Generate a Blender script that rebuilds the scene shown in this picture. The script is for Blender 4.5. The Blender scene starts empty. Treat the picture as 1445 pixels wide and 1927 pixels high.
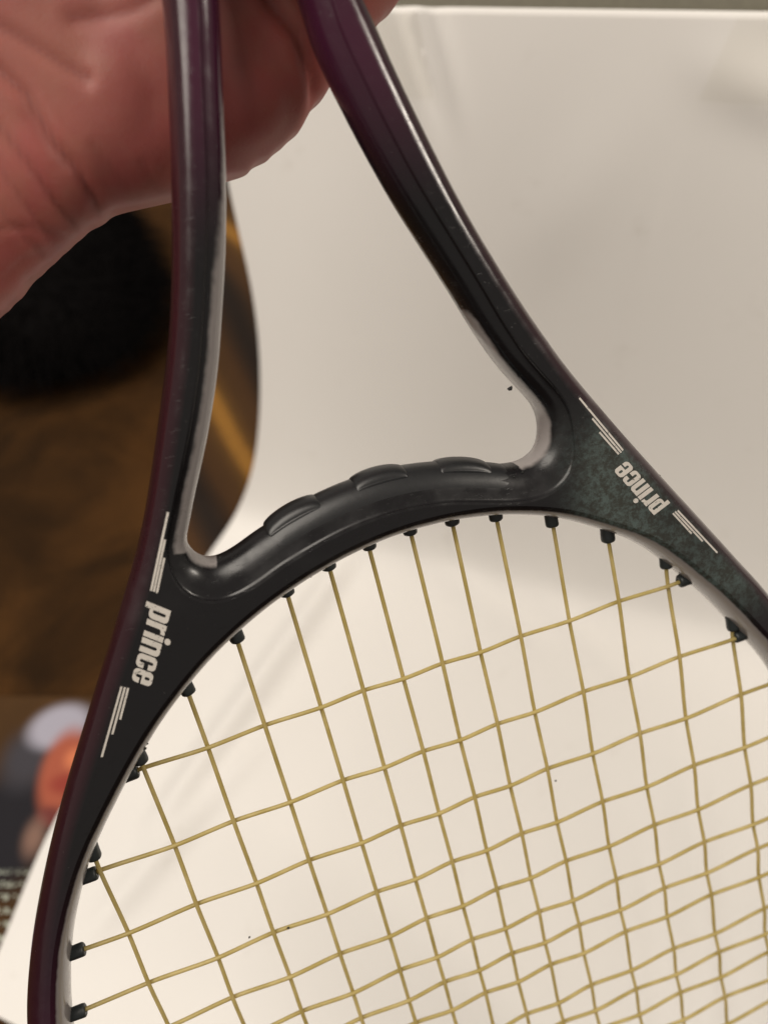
import bpy, bmesh, math, random
import numpy as np
from mathutils import Matrix, Vector
from mathutils.geometry import tessellate_polygon
from mathutils.bvhtree import BVHTree

random.seed(7); rng = np.random.default_rng(7)
scene = bpy.context.scene
COL = scene.collection

# ------------------------------------------------------------------ camera, world, lamps, exposure
S = 1.05e-3                      # one drawing unit of the racket in metres
CAM_H = 0.5
TILT = math.radians(35)
RT = np.array([1.0, 0, 0]); DN = np.array([0, -math.cos(TILT), -math.sin(TILT)]); FW = np.array([0, math.sin(TILT), -math.cos(TILT)])
cam_data = bpy.data.cameras.new('camera'); cam = bpy.data.objects.new('camera', cam_data); COL.objects.link(cam)
m = Matrix.Identity(4)
for r in range(3):
    m[r][0] = RT[r]; m[r][1] = -DN[r]; m[r][2] = -FW[r]
m[2][3] = CAM_H
cam.matrix_world = m
cam_data.sensor_fit = 'HORIZONTAL'
cam_data.lens = 6.86
cam_data.sensor_width = 6.86 * 1445 / 1447
cam_data.clip_start = 0.01; cam_data.clip_end = 60
cam_data.dof.use_dof = True
cam_data.dof.focus_distance = 0.205
cam_data.dof.aperture_fstop = 1.9
scene.camera = cam

world = bpy.data.worlds.new('World'); scene.world = world; world.use_nodes = True
bg = world.node_tree.nodes['Background']
bg.inputs[0].default_value = (1.0, 0.90, 0.80, 1); bg.inputs[1].default_value = 0.30

def area_lamp(name, loc, target, size, power, color):
    d = bpy.data.lights.new(name, 'AREA'); d.shape = 'DISK'; d.size = size; d.energy = power; d.color = color
    o = bpy.data.objects.new(name, d); COL.objects.link(o); o.location = loc
    o.rotation_euler = (Vector(target) - Vector(loc)).to_track_quat('-Z', 'Y').to_euler()
    return o
area_lamp('ceiling_lamp', (-0.60, 0.04, 1.40), (0.0, 0.2, 0.1), 1.05, 18.6, (1.0, 0.92, 0.82))
area_lamp('side_lamp', (0.80, 0.16, 1.0), (0.0, 0.25, 0.35), 0.25, 4.4, (1.0, 0.91, 0.80))

scene.view_settings.view_transform = 'Standard'; scene.view_settings.look = 'None'
scene.view_settings.exposure = 0.0; scene.view_settings.gamma = 1.0
scene.view_settings.use_curve_mapping = False
scene.render.engine = 'CYCLES'
scene.cycles.use_denoising = True
scene.cycles.max_bounces = 8
scene.cycles.transparent_max_bounces = 12

# ------------------------------------------------------------------ helpers
RM = np.array([[0.9410666285, 0.2306480815, -0.2473763595], [-0.2899984630, 0.9266454334, -0.2392261110], [0.1740531303, 0.2968664737, 0.9389226830]])
TV = np.array([10.30828672, 42.03998199, 202.95590374])
BUTT = 355.0
def uvn_world(x):
    c = (RM @ np.asarray(x, float) + TV) * S
    return np.array([0, 0, CAM_H]) + c[0] * RT + c[1] * DN + c[2] * FW
MC = np.stack([RT, DN, FW], 1)
def racket_matrix(origin):
    """object matrix whose local axes are u (across), -v (to the handle), -n (to the front face)"""
    rot = MC @ RM @ np.diag([1.0, -1.0, -1.0])
    o = uvn_world(origin)
    mm = Matrix.Identity(4)
    for i in range(3):
        for j in range(3): mm[i][j] = rot[i, j]
        mm[i][3] = o[i]
    return mm
def loc_pts(P, origin=(0, -BUTT, 0)):
    P = np.asarray(P, float) - np.asarray(origin, float)
    return P * np.array([1, -1, -1]) * S

def add_obj(name, verts, faces, mat, parent=None, smooth=True, attr=None):
    me = bpy.data.meshes.new(name)
    me.from_pydata([tuple(v) for v in verts], [], [tuple(f) for f in faces])
    me.materials.append(mat)
    if smooth: me.polygons.foreach_set('use_smooth', [True] * len(me.polygons))
    if attr is not None:
        a = me.attributes.new(attr[0], 'FLOAT', 'POINT'); a.data.foreach_set('value', list(attr[1]))
    me.update()
    o = bpy.data.objects.new(name, me); COL.objects.link(o)
    if parent: o.parent = parent
    return o
def tag(o, label=None, cat=None, group=None, kind=None):
    if label: o['label'] = label
    if cat: o['category'] = cat
    if group: o['group'] = group
    if kind: o['kind'] = kind
    return o
def empty(name, matrix):
    o = bpy.data.objects.new(name, None); COL.objects.link(o); o.matrix_world = matrix; o.empty_display_size = 0.02
    return o

def catmull(P, closed, step):
    P = np.asarray(P, float); n = len(P)
    out = []
    rngi = range(n if closed else n - 1)
    for i in rngi:
        if closed: p0, p1, p2, p3 = P[(i-1) % n], P[i], P[(i+1) % n], P[(i+2) % n]
        else: p0, p1, p2, p3 = P[max(i-1, 0)], P[i], P[i+1], P[min(i+2, n-1)]
        k = max(2, int(np.linalg.norm(p2 - p1) / (step * .4)))
        # centripetal parametrisation keeps unevenly spaced points from overshooting
        def tj(t, a, b): return t + max(np.linalg.norm(b - a), 1e-6) ** .5
        t0 = 0.; t1 = tj(t0, p0, p1); t2 = tj(t1, p1, p2); t3 = tj(t2, p2, p3)
        for s in range(k):
            t = t1 + (t2 - t1) * s / k
            A1 = (t1-t)/(t1-t0)*p0 + (t-t0)/(t1-t0)*p1; A2 = (t2-t)/(t2-t1)*p1 + (t-t1)/(t2-t1)*p2; A3 = (t3-t)/(t3-t2)*p2 + (t-t2)/(t3-t2)*p3
            B1 = (t2-t)/(t2-t0)*A1 + (t-t0)/(t2-t0)*A2; B2 = (t3-t)/(t3-t1)*A2 + (t-t1)/(t3-t1)*A3
            out.append((t2-t)/(t2-t1)*B1 + (t-t1)/(t2-t1)*B2)
    if not closed: out.append(P[-1])
    return resample(np.array(out), closed, step)
def resample(Q, closed, step):
    if closed: Q = np.vstack([Q, Q[:1]])
    L = np.concatenate([[0], np.cumsum(np.linalg.norm(np.diff(Q, axis=0), axis=1))])
    n = max(4, int(round(L[-1] / step)))
    s = np.linspace(0, L[-1], n + 1)
    R = np.stack([np.interp(s, L, Q[:, k]) for k in range(Q.shape[1])], 1)
    return R[:-1] if closed else R
def relax(P, it, closed=True):
    P = P.copy()
    for _ in range(it):
        if closed: P = .5 * P + .25 * (np.roll(P, 1, 0) + np.roll(P, -1, 0))
        else: P[1:-1] = .5 * P[1:-1] + .25 * (P[:-2] + P[2:])
    return P
def normals2(P):
    t = np.roll(P, -1, 0) - np.roll(P, 1, 0); t /= np.linalg.norm(t, axis=1)[:, None]
    nrm = np.stack([t[:, 1], -t[:, 0]], 1)
    area = .5 * np.sum(P[:, 0] * np.roll(P[:, 1], -1) - P[:, 1] * np.roll(P[:, 0], -1))
    return nrm if area > 0 else -nrm      # pointing outside the loop
def sstep(x, a, b):
    t = np.clip((x - a) / (b - a), 0, 1); return t * t * (3 - 2 * t)

# ------------------------------------------------------------------ materials
class NT:
    def __init__(self, name):
        self.m = bpy.data.materials.new(name); self.m.use_nodes = True
        self.t = self.m.node_tree; self.b = self.t.nodes['Principled BSDF']; self.out = self.t.nodes['Material Output']
    def n(self, kind, **kw):
        x = self.t.nodes.new(kind)
        for k, v in kw.items(): setattr(x, k, v)
        return x
    def set(self, node, inp, val):
        s = node.inputs[inp]
        if isinstance(val, bpy.types.NodeSocket): self.t.links.new(val, s)
        else: s.default_value = val
    def coord(self, which='Object'): return self.n('ShaderNodeTexCoord').outputs[which]
    def noise(self, scale, detail=4, rough=.55, vec=None, dist=0.0, out='Fac'):
        x = self.n('ShaderNodeTexNoise'); self.set(x, 'Vector', vec if vec is not None else self.coord())
        self.set(x, 'Scale', scale); self.set(x, 'Detail', detail); self.set(x, 'Roughness', rough); self.set(x, 'Distortion', dist)
        return x.outputs[out]
    def ramp(self, fac, stops):
        x = self.n('ShaderNodeValToRGB'); self.set(x, 'Fac', fac)
        e = x.color_ramp.elements
        while len(e) < len(stops): e.new(.5)
        for i, (p, c) in enumerate(stops):
            e[i].position = p; e[i].color = c if len(c) == 4 else (*c, 1)
        return x.outputs[0]
    def mix(self, fac, a, b, mode='MIX'):
        x = self.n('ShaderNodeMix', data_type='RGBA', blend_type=mode)
        self.set(x, 0, fac)
        for i, v in ((6, a), (7, b)):
            if isinstance(v, tuple) and len(v) == 3: v = (*v, 1)
            self.set(x, i, v)
        return x.outputs[2]
    def math(self, op, a, b=None, c=None, clamp=False):
        x = self.n('ShaderNodeMath', operation=op, use_clamp=clamp); self.set(x, 0, a)
        if b is not None: self.set(x, 1, b)
        if c is not None: self.set(x, 2, c)
        return x.outputs[0]
    def maprange(self, v, a, b, c=0.0, d=1.0, smooth=True):
        x = self.n('ShaderNodeMapRange', interpolation_type='SMOOTHSTEP' if smooth else 'LINEAR')
        self.set(x, 'Value', v); self.set(x, 'From Min', a); self.set(x, 'From Max', b); self.set(x, 'To Min', c); self.set(x, 'To Max', d)
        return x.outputs[0]
    def sep(self, v):
        x = self.n('ShaderNodeSeparateXYZ'); self.set(x, 0, v); return x.outputs
    def bump(self, h, strength, dist):
        x = self.n('ShaderNodeBump'); self.set(x, 'Height', h); self.set(x, 'Strength', strength); self.set(x, 'Distance', dist)
        self.set(self.b, 'Normal', x.outputs[0])
    def p(self, **kw):
        for k, v in kw.items():
            if isinstance(v, tuple) and len(v) == 3 and k == 'Base_Color': v = (*v, 1)
            self.set(self.b, k.replace('_', ' '), v)
        return self

def mat_frame():
    k = NT('racket_paint')
    at = k.n('ShaderNodeAttribute', attribute_name='rim').outputs['Fac']
    co = k.coord(); x, y, z = k.sep(co)
    nz = k.noise(220, 5, .6, co)
    nb = k.noise(520, 6, .75, co)
    # purple at the handle end and round the hoop, black through the throat
    yt = k.maprange(y, (108 - BUTT) * S, (150 - BUTT) * S, 0, 1)
    yh = k.maprange(y, (-5 - BUTT) * S, (-75 - BUTT) * S, 0, 1)
    pur = k.math('MAXIMUM', yt, k.math('MULTIPLY', yh, .8))
    base = k.mix(pur, (0.0060, 0.0057, 0.0066), (0.046, 0.0100, 0.025))
    base = k.mix(k.math('MULTIPLY', at, .9), base, (0.024, 0.0060, 0.0095))
    # teal metallic sheen painted into the colour of the right-hand web
    wx = k.math('MULTIPLY', k.maprange(x, 38*S, 56*S, 0, 1), k.maprange(x, 112*S, 92*S, 0, 1))
    wy = k.math('MULTIPLY', k.maprange(y, (62 - BUTT)*S, (48 - BUTT)*S, 0, 1), k.maprange(y, (-20 - BUTT)*S, (5 - BUTT)*S, 0, 1))
    sheen_mask = k.math('MULTIPLY', k.math('MULTIPLY', wx, wy), k.math('SUBTRACT', 1.0, at, clamp=True))
    teal = k.mix(k.maprange(nb, .40, .64), (0.032, 0.034, 0.028), (0.070, 0.094, 0.088))
    base = k.mix(k.math('MULTIPLY', sheen_mask, k.maprange(k.noise(26, 3, .5, co), .34, .62, .30, .95)), base, teal)
    pa = k.n('ShaderNodeAttribute', attribute_name='pale_reflection').outputs['Fac']  # white sheet's reflection, painted on the throat sides and hoop inner face
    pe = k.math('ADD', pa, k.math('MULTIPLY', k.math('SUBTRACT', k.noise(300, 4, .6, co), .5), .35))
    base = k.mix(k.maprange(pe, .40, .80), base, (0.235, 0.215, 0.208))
    # rubbed specks
    sp = k.maprange(k.noise(900, 3, .7, co), .70, .76)
    base = k.mix(k.math('MULTIPLY', sp, .25), base, (0.12, 0.11, 0.10))
    pit = k.maprange(k.noise(1500, 2, .6, co), .62, .70)
    k.p(Base_Color=base, Roughness=k.math('ADD', k.maprange(nz, .3, .75, .12, .28), k.math('MULTIPLY', k.math('MULTIPLY', k.maprange(y, (64 - BUTT)*S, (58 - BUTT)*S, 0, 1), k.maprange(y, (34 - BUTT)*S, (42 - BUTT)*S, 0, 1)), k.maprange(k.noise(90, 4, .6, co), .35, .6, .06, .22))), Metallic=0.0, IOR=1.42)
    k.set(k.b, 'Coat Weight', .18); k.set(k.b, 'Coat Roughness', .2)
    h = k.math('ADD', k.math('MULTIPLY', nz, .35), k.math('MULTIPLY', k.math('MULTIPLY', pit, sheen_mask), -1.2))
    h = k.math('ADD', h, k.math('MULTIPLY', k.noise(38, 4, .6, co), .6))
    # hairline scratches along the frame
    mp = k.n('ShaderNodeMapping'); k.set(mp, 0, co); mp.inputs['Rotation'].default_value = (0, 0, .5); mp.inputs['Scale'].default_value = (1, 14, 1)
    sc = k.maprange(k.noise(260, 3, .5, mp.outputs[0]), .66, .72)
    h = k.math('SUBTRACT', h, k.math('MULTIPLY', sc, .35))
    k.bump(h, .30, .00025)
    return k.m
def mat_plastic(name, col, rough, bump=.2, scale=900):
    k = NT(name); nz = k.noise(scale, 4, .6)
    k.p(Base_Color=k.mix(nz, tuple(c * .7 for c in col), tuple(c * 1.4 for c in col)), Roughness=rough)
    k.bump(nz, bump, .0002); return k.m
def mat_string():
    k = NT('string_nylon'); co = k.coord()
    nz = k.noise(140, 2, .5, co)
    col = k.mix(k.maprange(nz, .3, .7), (0.55, 0.455, 0.17), (0.68, 0.58, 0.27))
    k.p(Base_Color=col, Roughness=.28)
    k.set(k.b, 'Subsurface Weight', 0.0)
    tr = k.n('ShaderNodeBsdfTranslucent'); k.set(tr, 'Color', k.mix(.5, col, (0.88, 0.72, 0.36)))
    mx = k.n('ShaderNodeMixShader'); k.set(mx, 0, .5); k.set(mx, 1, k.b.outputs[0]); k.set(mx, 2, tr.outputs[0])
    k.t.links.new(mx.outputs[0], k.out.inputs[0])
    return k.m
def mat_paper():
    k = NT('white_paper'); co = k.coord()
    n1 = k.noise(6, 4, .5, co); n2 = k.noise(900, 3, .6, co)
    k.p(Base_Color=k.mix(k.maprange(k.noise(34, 5, .65, co), .60, .80, 0, .35), k.mix(n1, (0.76, 0.74, 0.71), (0.82, 0.805, 0.78)), (0.60, 0.57, 0.52)), Roughness=.62)
    k.bump(k.math('ADD', k.math('MULTIPLY', n2, .3), n1), .15, .001)
    return k.m
def mat_floor():
    k = NT('brown_carpet'); co = k.coord()
    n1 = k.noise(9, 4, .6, co, .6); n2 = k.noise(420, 5, .75, co)
    col = k.mix(k.maprange(n1, .35, .68), (0.038, 0.017, 0.004), (0.13, 0.055, 0.013))
    col = k.mix(k.maprange(n2, .3, .7, 0, .55), col, (0.02, 0.011, 0.006))
    k.p(Base_Color=col, Roughness=.9); k.set(k.b, 'Specular IOR Level', .15)
    k.bump(n2, .9, .004); return k.m
def mat_rug():
    k = NT('striped_rug'); co = k.coord()
    mp = k.n('ShaderNodeMapping'); k.set(mp, 0, co); mp.inputs['Rotation'].default_value = (0, 0, math.radians(-38))
    w = k.n('ShaderNodeTexWave', wave_type='BANDS', bands_direction='X'); k.set(w, 'Vector', mp.outputs[0])
    k.set(w, 'Scale', 2.6); k.set(w, 'Distortion', 5.5); k.set(w, 'Detail', 1.5); k.set(w, 'Detail Scale', .8); k.set(w, 'Phase Offset', 2.4)
    col = k.ramp(w.outputs['Fac'], [(0, (0.022, 0.015, 0.012)), (.32, (0.085, 0.040, 0.016)), (.70, (0.10, 0.048, 0.017)), (.90, (0.15, 0.072, 0.020)), (1, (0.42, 0.20, 0.04))])
    n2 = k.noise(700, 4, .7, co)
    k.p(Base_Color=k.mix(k.maprange(n2, .35, .7, 0, .4), col, (0.03, 0.02, 0.012)), Roughness=.85); k.set(k.b, 'Specular IOR Level', .2)
    k.bump(n2, .8, .002); return k.m
def mat_skin():
    k = NT('skin'); co = k.coord()
    n1 = k.noise(24, 4, .55, co); n2 = k.noise(62, 5, .6, co); n3 = k.noise(900, 4, .65, co)
    v = k.n('ShaderNodeTexVoronoi', feature='DISTANCE_TO_EDGE'); k.set(v, 'Vector', co); k.set(v, 'Scale', 900.0)
    col = k.mix(k.maprange(n1, .35, .65), (0.265, 0.086, 0.066), (0.285, 0.068, 0.061))
    col = k.mix(k.maprange(n2, .40, .72, 0, .55), col, (0.29, 0.112, 0.078))
    k.p(Base_Color=col, Roughness=.52); k.set(k.b, 'Subsurface Weight', .5); k.set(k.b, 'Subsurface Radius', (1.0, .35, .2)); k.set(k.b, 'Subsurface Scale', .006)
    k.set(k.b, 'Specular IOR Level', .35)
    h = k.math('ADD', k.math('MULTIPLY', n3, .6), k.math('MULTIPLY', v.outputs['Distance'], .5))
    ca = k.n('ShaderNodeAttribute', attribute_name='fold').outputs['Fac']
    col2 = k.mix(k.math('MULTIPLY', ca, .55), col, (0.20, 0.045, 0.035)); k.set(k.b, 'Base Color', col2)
    lines = k.noise(420, 5, .7, co, 1.0)
    h = k.math('ADD', h, k.math('MULTIPLY', lines, .5))
    k.bump(h, .16, .0005); return k.m
def mat_tape():
    k = NT('clear_tape'); co = k.coord(); nz = k.noise(60, 3, .5, co, .5)
    tr = k.n('ShaderNodeBsdfTransparent'); k.set(tr, 0, (0.988, 0.985, 0.972, 1))
    gl = k.n('ShaderNodeBsdfGlossy'); k.set(gl, 'Roughness', .10)
    bp = k.n('ShaderNodeBump'); k.set(bp, 'Height', nz); k.set(bp, 'Strength', .8); k.set(bp, 'Distance', .003); k.t.links.new(bp.outputs[0], gl.inputs['Normal'])
    mx = k.n('ShaderNodeMixShader'); k.set(mx, 0, .03); k.set(mx, 1, tr.outputs[0]); k.set(mx, 2, gl.outputs[0])
    k.t.links.new(mx.outputs[0], k.out.inputs[0]); return k.m
def mat_print():
    k = NT('pale_lettering'); co = k.coord()
    chip = k.maprange(k.noise(1300, 4, .65, co), .63, .67)
    base = k.mix(k.noise(300, 3, .6, co), (0.46, 0.43, 0.39), (0.60, 0.56, 0.51))
    k.p(Base_Color=k.mix(chip, base, (0.03, 0.03, 0.03)), Roughness=k.maprange(k.noise(200, 3, .5, co), .3, .7, .3, .6)); return k.m
def mat_flat(name, col, rough=.6):
    k = NT(name); nz = k.noise(300, 3, .6)
    k.p(Base_Color=k.mix(nz, tuple(c * .85 for c in col), tuple(min(1, c * 1.15) for c in col)), Roughness=rough); return k.m

M_FRAME = mat_frame(); M_CAP = mat_plastic('black_rubber', (0.010, 0.0105, 0.0115), .36, .15, 700)
M_GROM = mat_plastic('grommet_plastic', (0.016, 0.021, 0.022), .45)
M_STR = mat_string(); M_PAPER = mat_paper(); M_FLOOR = mat_floor(); M_RUG = mat_rug(); M_SKIN = mat_skin(); M_TAPE = mat_tape()
M_PRINT = mat_print(); M_CRUMB = mat_flat('dark_crumb', (0.008, 0.008, 0.008), .8)
M_GRIP = mat_plastic('black_grip', (0.015, 0.014, 0.014), .7, .5, 500)
M_MOUND = mat_plastic('mound_black', (0.0035, 0.003, 0.003), .95, .3, 500)
M_MOUND.node_tree.nodes['Principled BSDF'].inputs['Specular IOR Level'].default_value = .05
M_BOX = mat_flat('olive_board', (0.36, 0.34, 0.27), .8)

# ------------------------------------------------------------------ the setting: floor
add = add_obj('floor', [(-3, -3, 0), (3, -3, 0), (3, 4, 0), (-3, 4, 0)], [(0, 1, 2, 3)], M_FLOOR, smooth=False); tag(add, kind='structure')

# ------------------------------------------------------------------ paper sheet: flat in front, curving up and leaning back behind
PA = np.array([-0.1025, 0.3519, 0.0]); PANG = math.radians(-15.51)
E1 = np.array([math.cos(PANG), math.sin(PANG), 0]); E2 = np.array([-math.sin(PANG), math.cos(PANG), 0])
AL = math.radians(76); WF = .012
LEFT = [(-0.3555, 0.030), (-0.3545, -0.010), (-0.350, -0.024), (-0.3374, -0.0262), (-0.3168, -0.0277), (-0.2676, -0.0319), (-0.1986, -0.0281), (-0.1262, -0.0239), (-0.0513, -0.0169), (-0.0273, -0.0107), (-0.0065, -0.0030),
        (0.0116, 0.0075), (0.0238, 0.0125), (0.0368, 0.0141), (0.0460, 0.0120), (0.0549, 0.0078), (0.0578, 0.0034), (0.0607, 0.0009), (0.0675, -0.0020), (0.092, -0.012)]
TM = 0.092
def paper_z(t): return math.tan(AL) * WF * np.log1p(np.exp(np.clip(t / WF, -40, 40)))
def crease(x, t, a, b, w, h):
    """soft ridge along the segment a-b in sheet coordinates"""
    a = np.array(a); b = np.array(b); d = b - a; L = np.linalg.norm(d); d = d / L
    s = (x - a[0]) * d[0] + (t - a[1]) * d[1]; q = -(x - a[0]) * d[1] + (t - a[1]) * d[0]
    return h * np.exp(-(q / w) ** 2) * sstep(s, -.03, .03) * sstep(L - s, -.03, .03)
def paper_disp(x, t):
    t = t if t < 0 else t / .53
    z = crease(x, t, (0.085, -0.03), (0.03, -0.24), .009, .0085)
    z = z - crease(x, t, (0.100, -0.03), (0.05, -0.25), .013, .0026)
    z = z + crease(x, t, (0.075, -0.17), (0.02, -0.30), .009, .0055)
    z = z + crease(x, t, (0.34, -0.12), (0.36, -0.30), .013, .0060) + crease(x, t, (0.30, -0.16), (0.33, -0.32), .010, .0042)
    z = z + crease(x, t, (0.15, -0.02), (0.24, -0.06), .012, .0035) + crease(x, t, (0.24, -0.03), (0.30, -0.07), .01, .003)
    z = z + .0012 * np.sin(9 * x + 4 * t) * np.sin(11 * t - 3 * x + 1)
    z = z + crease(x, t, (0.100, 0.168), (0.118, 0.150), .0035, .0040) + crease(x, t, (0.086, 0.164), (0.104, 0.145), .0035, .0036) - crease(x, t, (0.093, 0.166), (0.110, 0.148), .0035, .0024)
    z = z + crease(x, t, (0.232, 0.116), (0.2315, 0.128), .0025, .0016) + crease(x, t, (0.17, 0.112), (0.205, 0.135), .016, .0030) + crease(x, t, (0.24, 0.155), (0.285, 0.150), .006, .0030)
    return z
_l = relax(catmull(LEFT, False, .004), 10, False); lt = np.maximum.accumulate(_l[:, 0]); lx = _l[:, 1]
# rows finer near the fold
rows = np.unique(np.concatenate([np.linspace(-0.3555, -0.05, 110), np.linspace(-0.05, 0.03, 90), np.linspace(0.03, TM, 70)]))
NX = 170
def paper_pt(s, t, lift=0.0):
    x0 = np.interp(t, lt, lx); x = x0 + (0.62 - x0) * s
    top = 0.0825 + 0.0212 * x
    tt = t if t < 0.03 else 0.03 + (t - 0.03) * (top - 0.03) / (TM - 0.03)
    p = PA + x * E1 + tt * E2
    g = sstep(tt, -.022, .016)
    nrm = -math.sin(AL * g) * E2 + math.cos(AL * g) * np.array([0, 0, 1.0])
    dz = max(paper_disp(x, tt), -.003) + .0058 + lift
    return p + np.array([0, 0, paper_z(tt)]) + nrm * dz
pv = []; pf = []
ss = np.linspace(0, 1, NX) ** 1.15
for t in rows:
    for s in ss: pv.append(paper_pt(s, t))
nr = len(rows)
for i in range(nr - 1):
    for j in range(NX - 1):
        a = i * NX + j; pf.append((a, a + 1, a + NX + 1, a + NX))
# soften the left outline of the rows
paper = add_obj('paper_sheet', pv, pf, M_PAPER)
sol = paper.modifiers.new('thickness', 'SOLIDIFY'); sol.thickness = .00025; sol.offset = -1
tag(paper, 'large creased white paper sheet lying flat and curving up behind the racket', 'paper')

# board the sheet leans on (only its top rim shows)
bb = bmesh.new()
bmesh.ops.create_cube(bb, size=1)
bo_me = bpy.data.meshes.new('backing_board')
for v_ in bb.verts: v_.co = Vector((v_.co.x * .62, v_.co.y * .05, v_.co.z * .40))
bmesh.ops.bevel(bb, geom=bb.edges[:], offset=.004, segments=2, affect='EDGES')
bb.to_mesh(bo_me); bb.free(); bo_me.materials.append(M_BOX)
board = bpy.data.objects.new('backing_board', bo_me); COL.objects.link(board)
c = PA + .38 * E1 + .128 * E2
board.location = (c[0], c[1], .2); board.rotation_euler = (0, 0, PANG)
tag(board, 'olive board standing behind the top edge of the white sheet', 'board')

# clear tape pieces along the top of the sheet
def tape(pts, label, seed):
    """quad patch in sheet coords (s-like x and row t), lifted and wrinkled"""
    r_ = np.random.default_rng(seed); (x0, x1, t0, t1, sk) = pts
    N, K = 26, 16; V = []; F = []
    ph = r_.uniform(0, 6, 4)
    for i in range(K):
        for j in range(N):
            a = j / (N - 1); b = i / (K - 1)
            t = t0 + (t1 - t0) * b; x = x0 + (x1 - x0) * a + sk * b
            xl = np.interp(t, lt, lx); s = (x - xl) / (.62 - xl)
            lift = .0012 + .0010 * (1 + math.sin(a * 9 + b * 5 + ph[0])) * (.5 + .5 * math.sin(b * 7 - a * 6 + ph[1])) + .0016 * max(0, math.sin(a * 17 + ph[2] + b * 3)) ** 4
            V.append(paper_pt(s, t, lift))
    for i in range(K - 1):
        for j in range(N - 1):
            q = i * N + j; F.append((q, q + 1, q + N + 1, q + N))
    o = add_obj('clear_tape', V, F, M_TAPE)
    tag(o, label, 'tape', 'tape along the top of the sheet'); return o
tape((0.236, 0.330, 0.083, 0.0915, 0.006), 'wrinkled clear tape at the upper right corner of the white sheet', 3)
tape((0.088, 0.113, 0.0815, 0.0915, -0.012), 'wrinkled clear tape on the sheet just right of the hand', 5)

# ------------------------------------------------------------------ things on the floor
def flat_slab(name, poly, z0, z1, mat, origin, bevel=.003):
    bm = bmesh.new()
    P = catmull(poly, True, .012) if len(poly) > 6 else np.array(poly)
    top = [bm.verts.new((p[0] - origin[0], p[1] - origin[1], z0 - origin[2])) for p in P]
    f = bm.faces.new(top)
    ext = bmesh.ops.extrude_face_region(bm, geom=[f])
    for v_ in [g for g in ext['geom'] if isinstance(g, bmesh.types.BMVert)]: v_.co.z = z1 - origin[2]
    bmesh.ops.recalc_face_normals(bm, faces=bm.faces[:])
    bmesh.ops.bevel(bm, geom=[e for e in bm.edges if abs(e.verts[0].co.z - (z1 - origin[2])) < 1e-6 and abs(e.verts[1].co.z - (z1 - origin[2])) < 1e-6], offset=bevel, segments=3, affect='EDGES')
    me = bpy.data.meshes.new(name); bm.to_mesh(me); bm.free(); me.materials.append(mat)
    o = bpy.data.objects.new(name, me); COL.objects.link(o); o.location = origin
    return o
rug = flat_slab('rug', [(-.215, .86), (.02, .86), (.06, .30), (-.178, .285)], 0.0005, .0022, M_RUG, (-.09, .57, 0), .0005)
tag(rug, 'amber and brown striped rug between the racket shaft and the white sheet', 'rug')

# soft black mound made up for an unidentified dark shape behind the hand
def blob(name, c, rad, mat, lump, seed, seg=48):
    r_ = np.random.default_rng(seed); ph = r_.uniform(0, 6, 6); V = []; F = []
    nlat = seg // 2
    for i in range(nlat + 1):
        th = math.pi * i / nlat
        for j in range(seg):
            fi = 2 * math.pi * j / seg
            d = np.array([math.sin(th) * math.cos(fi), math.sin(th) * math.sin(fi), math.cos(th)])
            d = np.sign(d) * np.abs(d) ** .8
            k = 1 + lump * (math.sin(3 * fi + ph[0]) * math.sin(th) + .6 * math.sin(5 * fi + 3 * th + ph[1]) * math.sin(th) + .5 * math.sin(4 * th + ph[2]))
            V.append(d * k * np.array(rad))
    for i in range(nlat):
        for j in range(seg):
            a = i * seg + j; b = i * seg + (j + 1) % seg; F.append((a, a + seg, b + seg, b))
    o = add_obj(name, V, F, mat); o.location = c; return o
mound = blob('mound', (-.325, .60, .030), (.100, .130, .030), M_MOUND, .03, 4)
mound.rotation_euler = (0, 0, math.radians(25))
tag(mound, 'made-up soft black shape on the brown floor below the wrist', 'mound')
V = []; F = []; r_ = np.random.default_rng(12)  # strands added to soften the edge of the dark shape
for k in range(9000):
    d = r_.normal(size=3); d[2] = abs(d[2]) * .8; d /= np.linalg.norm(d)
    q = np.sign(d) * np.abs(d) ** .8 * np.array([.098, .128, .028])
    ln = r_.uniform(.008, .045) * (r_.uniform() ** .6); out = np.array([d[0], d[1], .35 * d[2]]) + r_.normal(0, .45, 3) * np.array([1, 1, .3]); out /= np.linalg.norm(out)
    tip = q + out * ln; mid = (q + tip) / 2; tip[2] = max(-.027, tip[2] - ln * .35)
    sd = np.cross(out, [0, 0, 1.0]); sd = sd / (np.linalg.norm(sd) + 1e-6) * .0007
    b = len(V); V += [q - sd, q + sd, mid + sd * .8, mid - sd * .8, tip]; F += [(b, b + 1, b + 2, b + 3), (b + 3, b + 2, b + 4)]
edge_strands = add_obj('edge_strands', V, F, M_MOUND, mound, smooth=False); edge_strands['kind'] = 'stuff'

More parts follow.
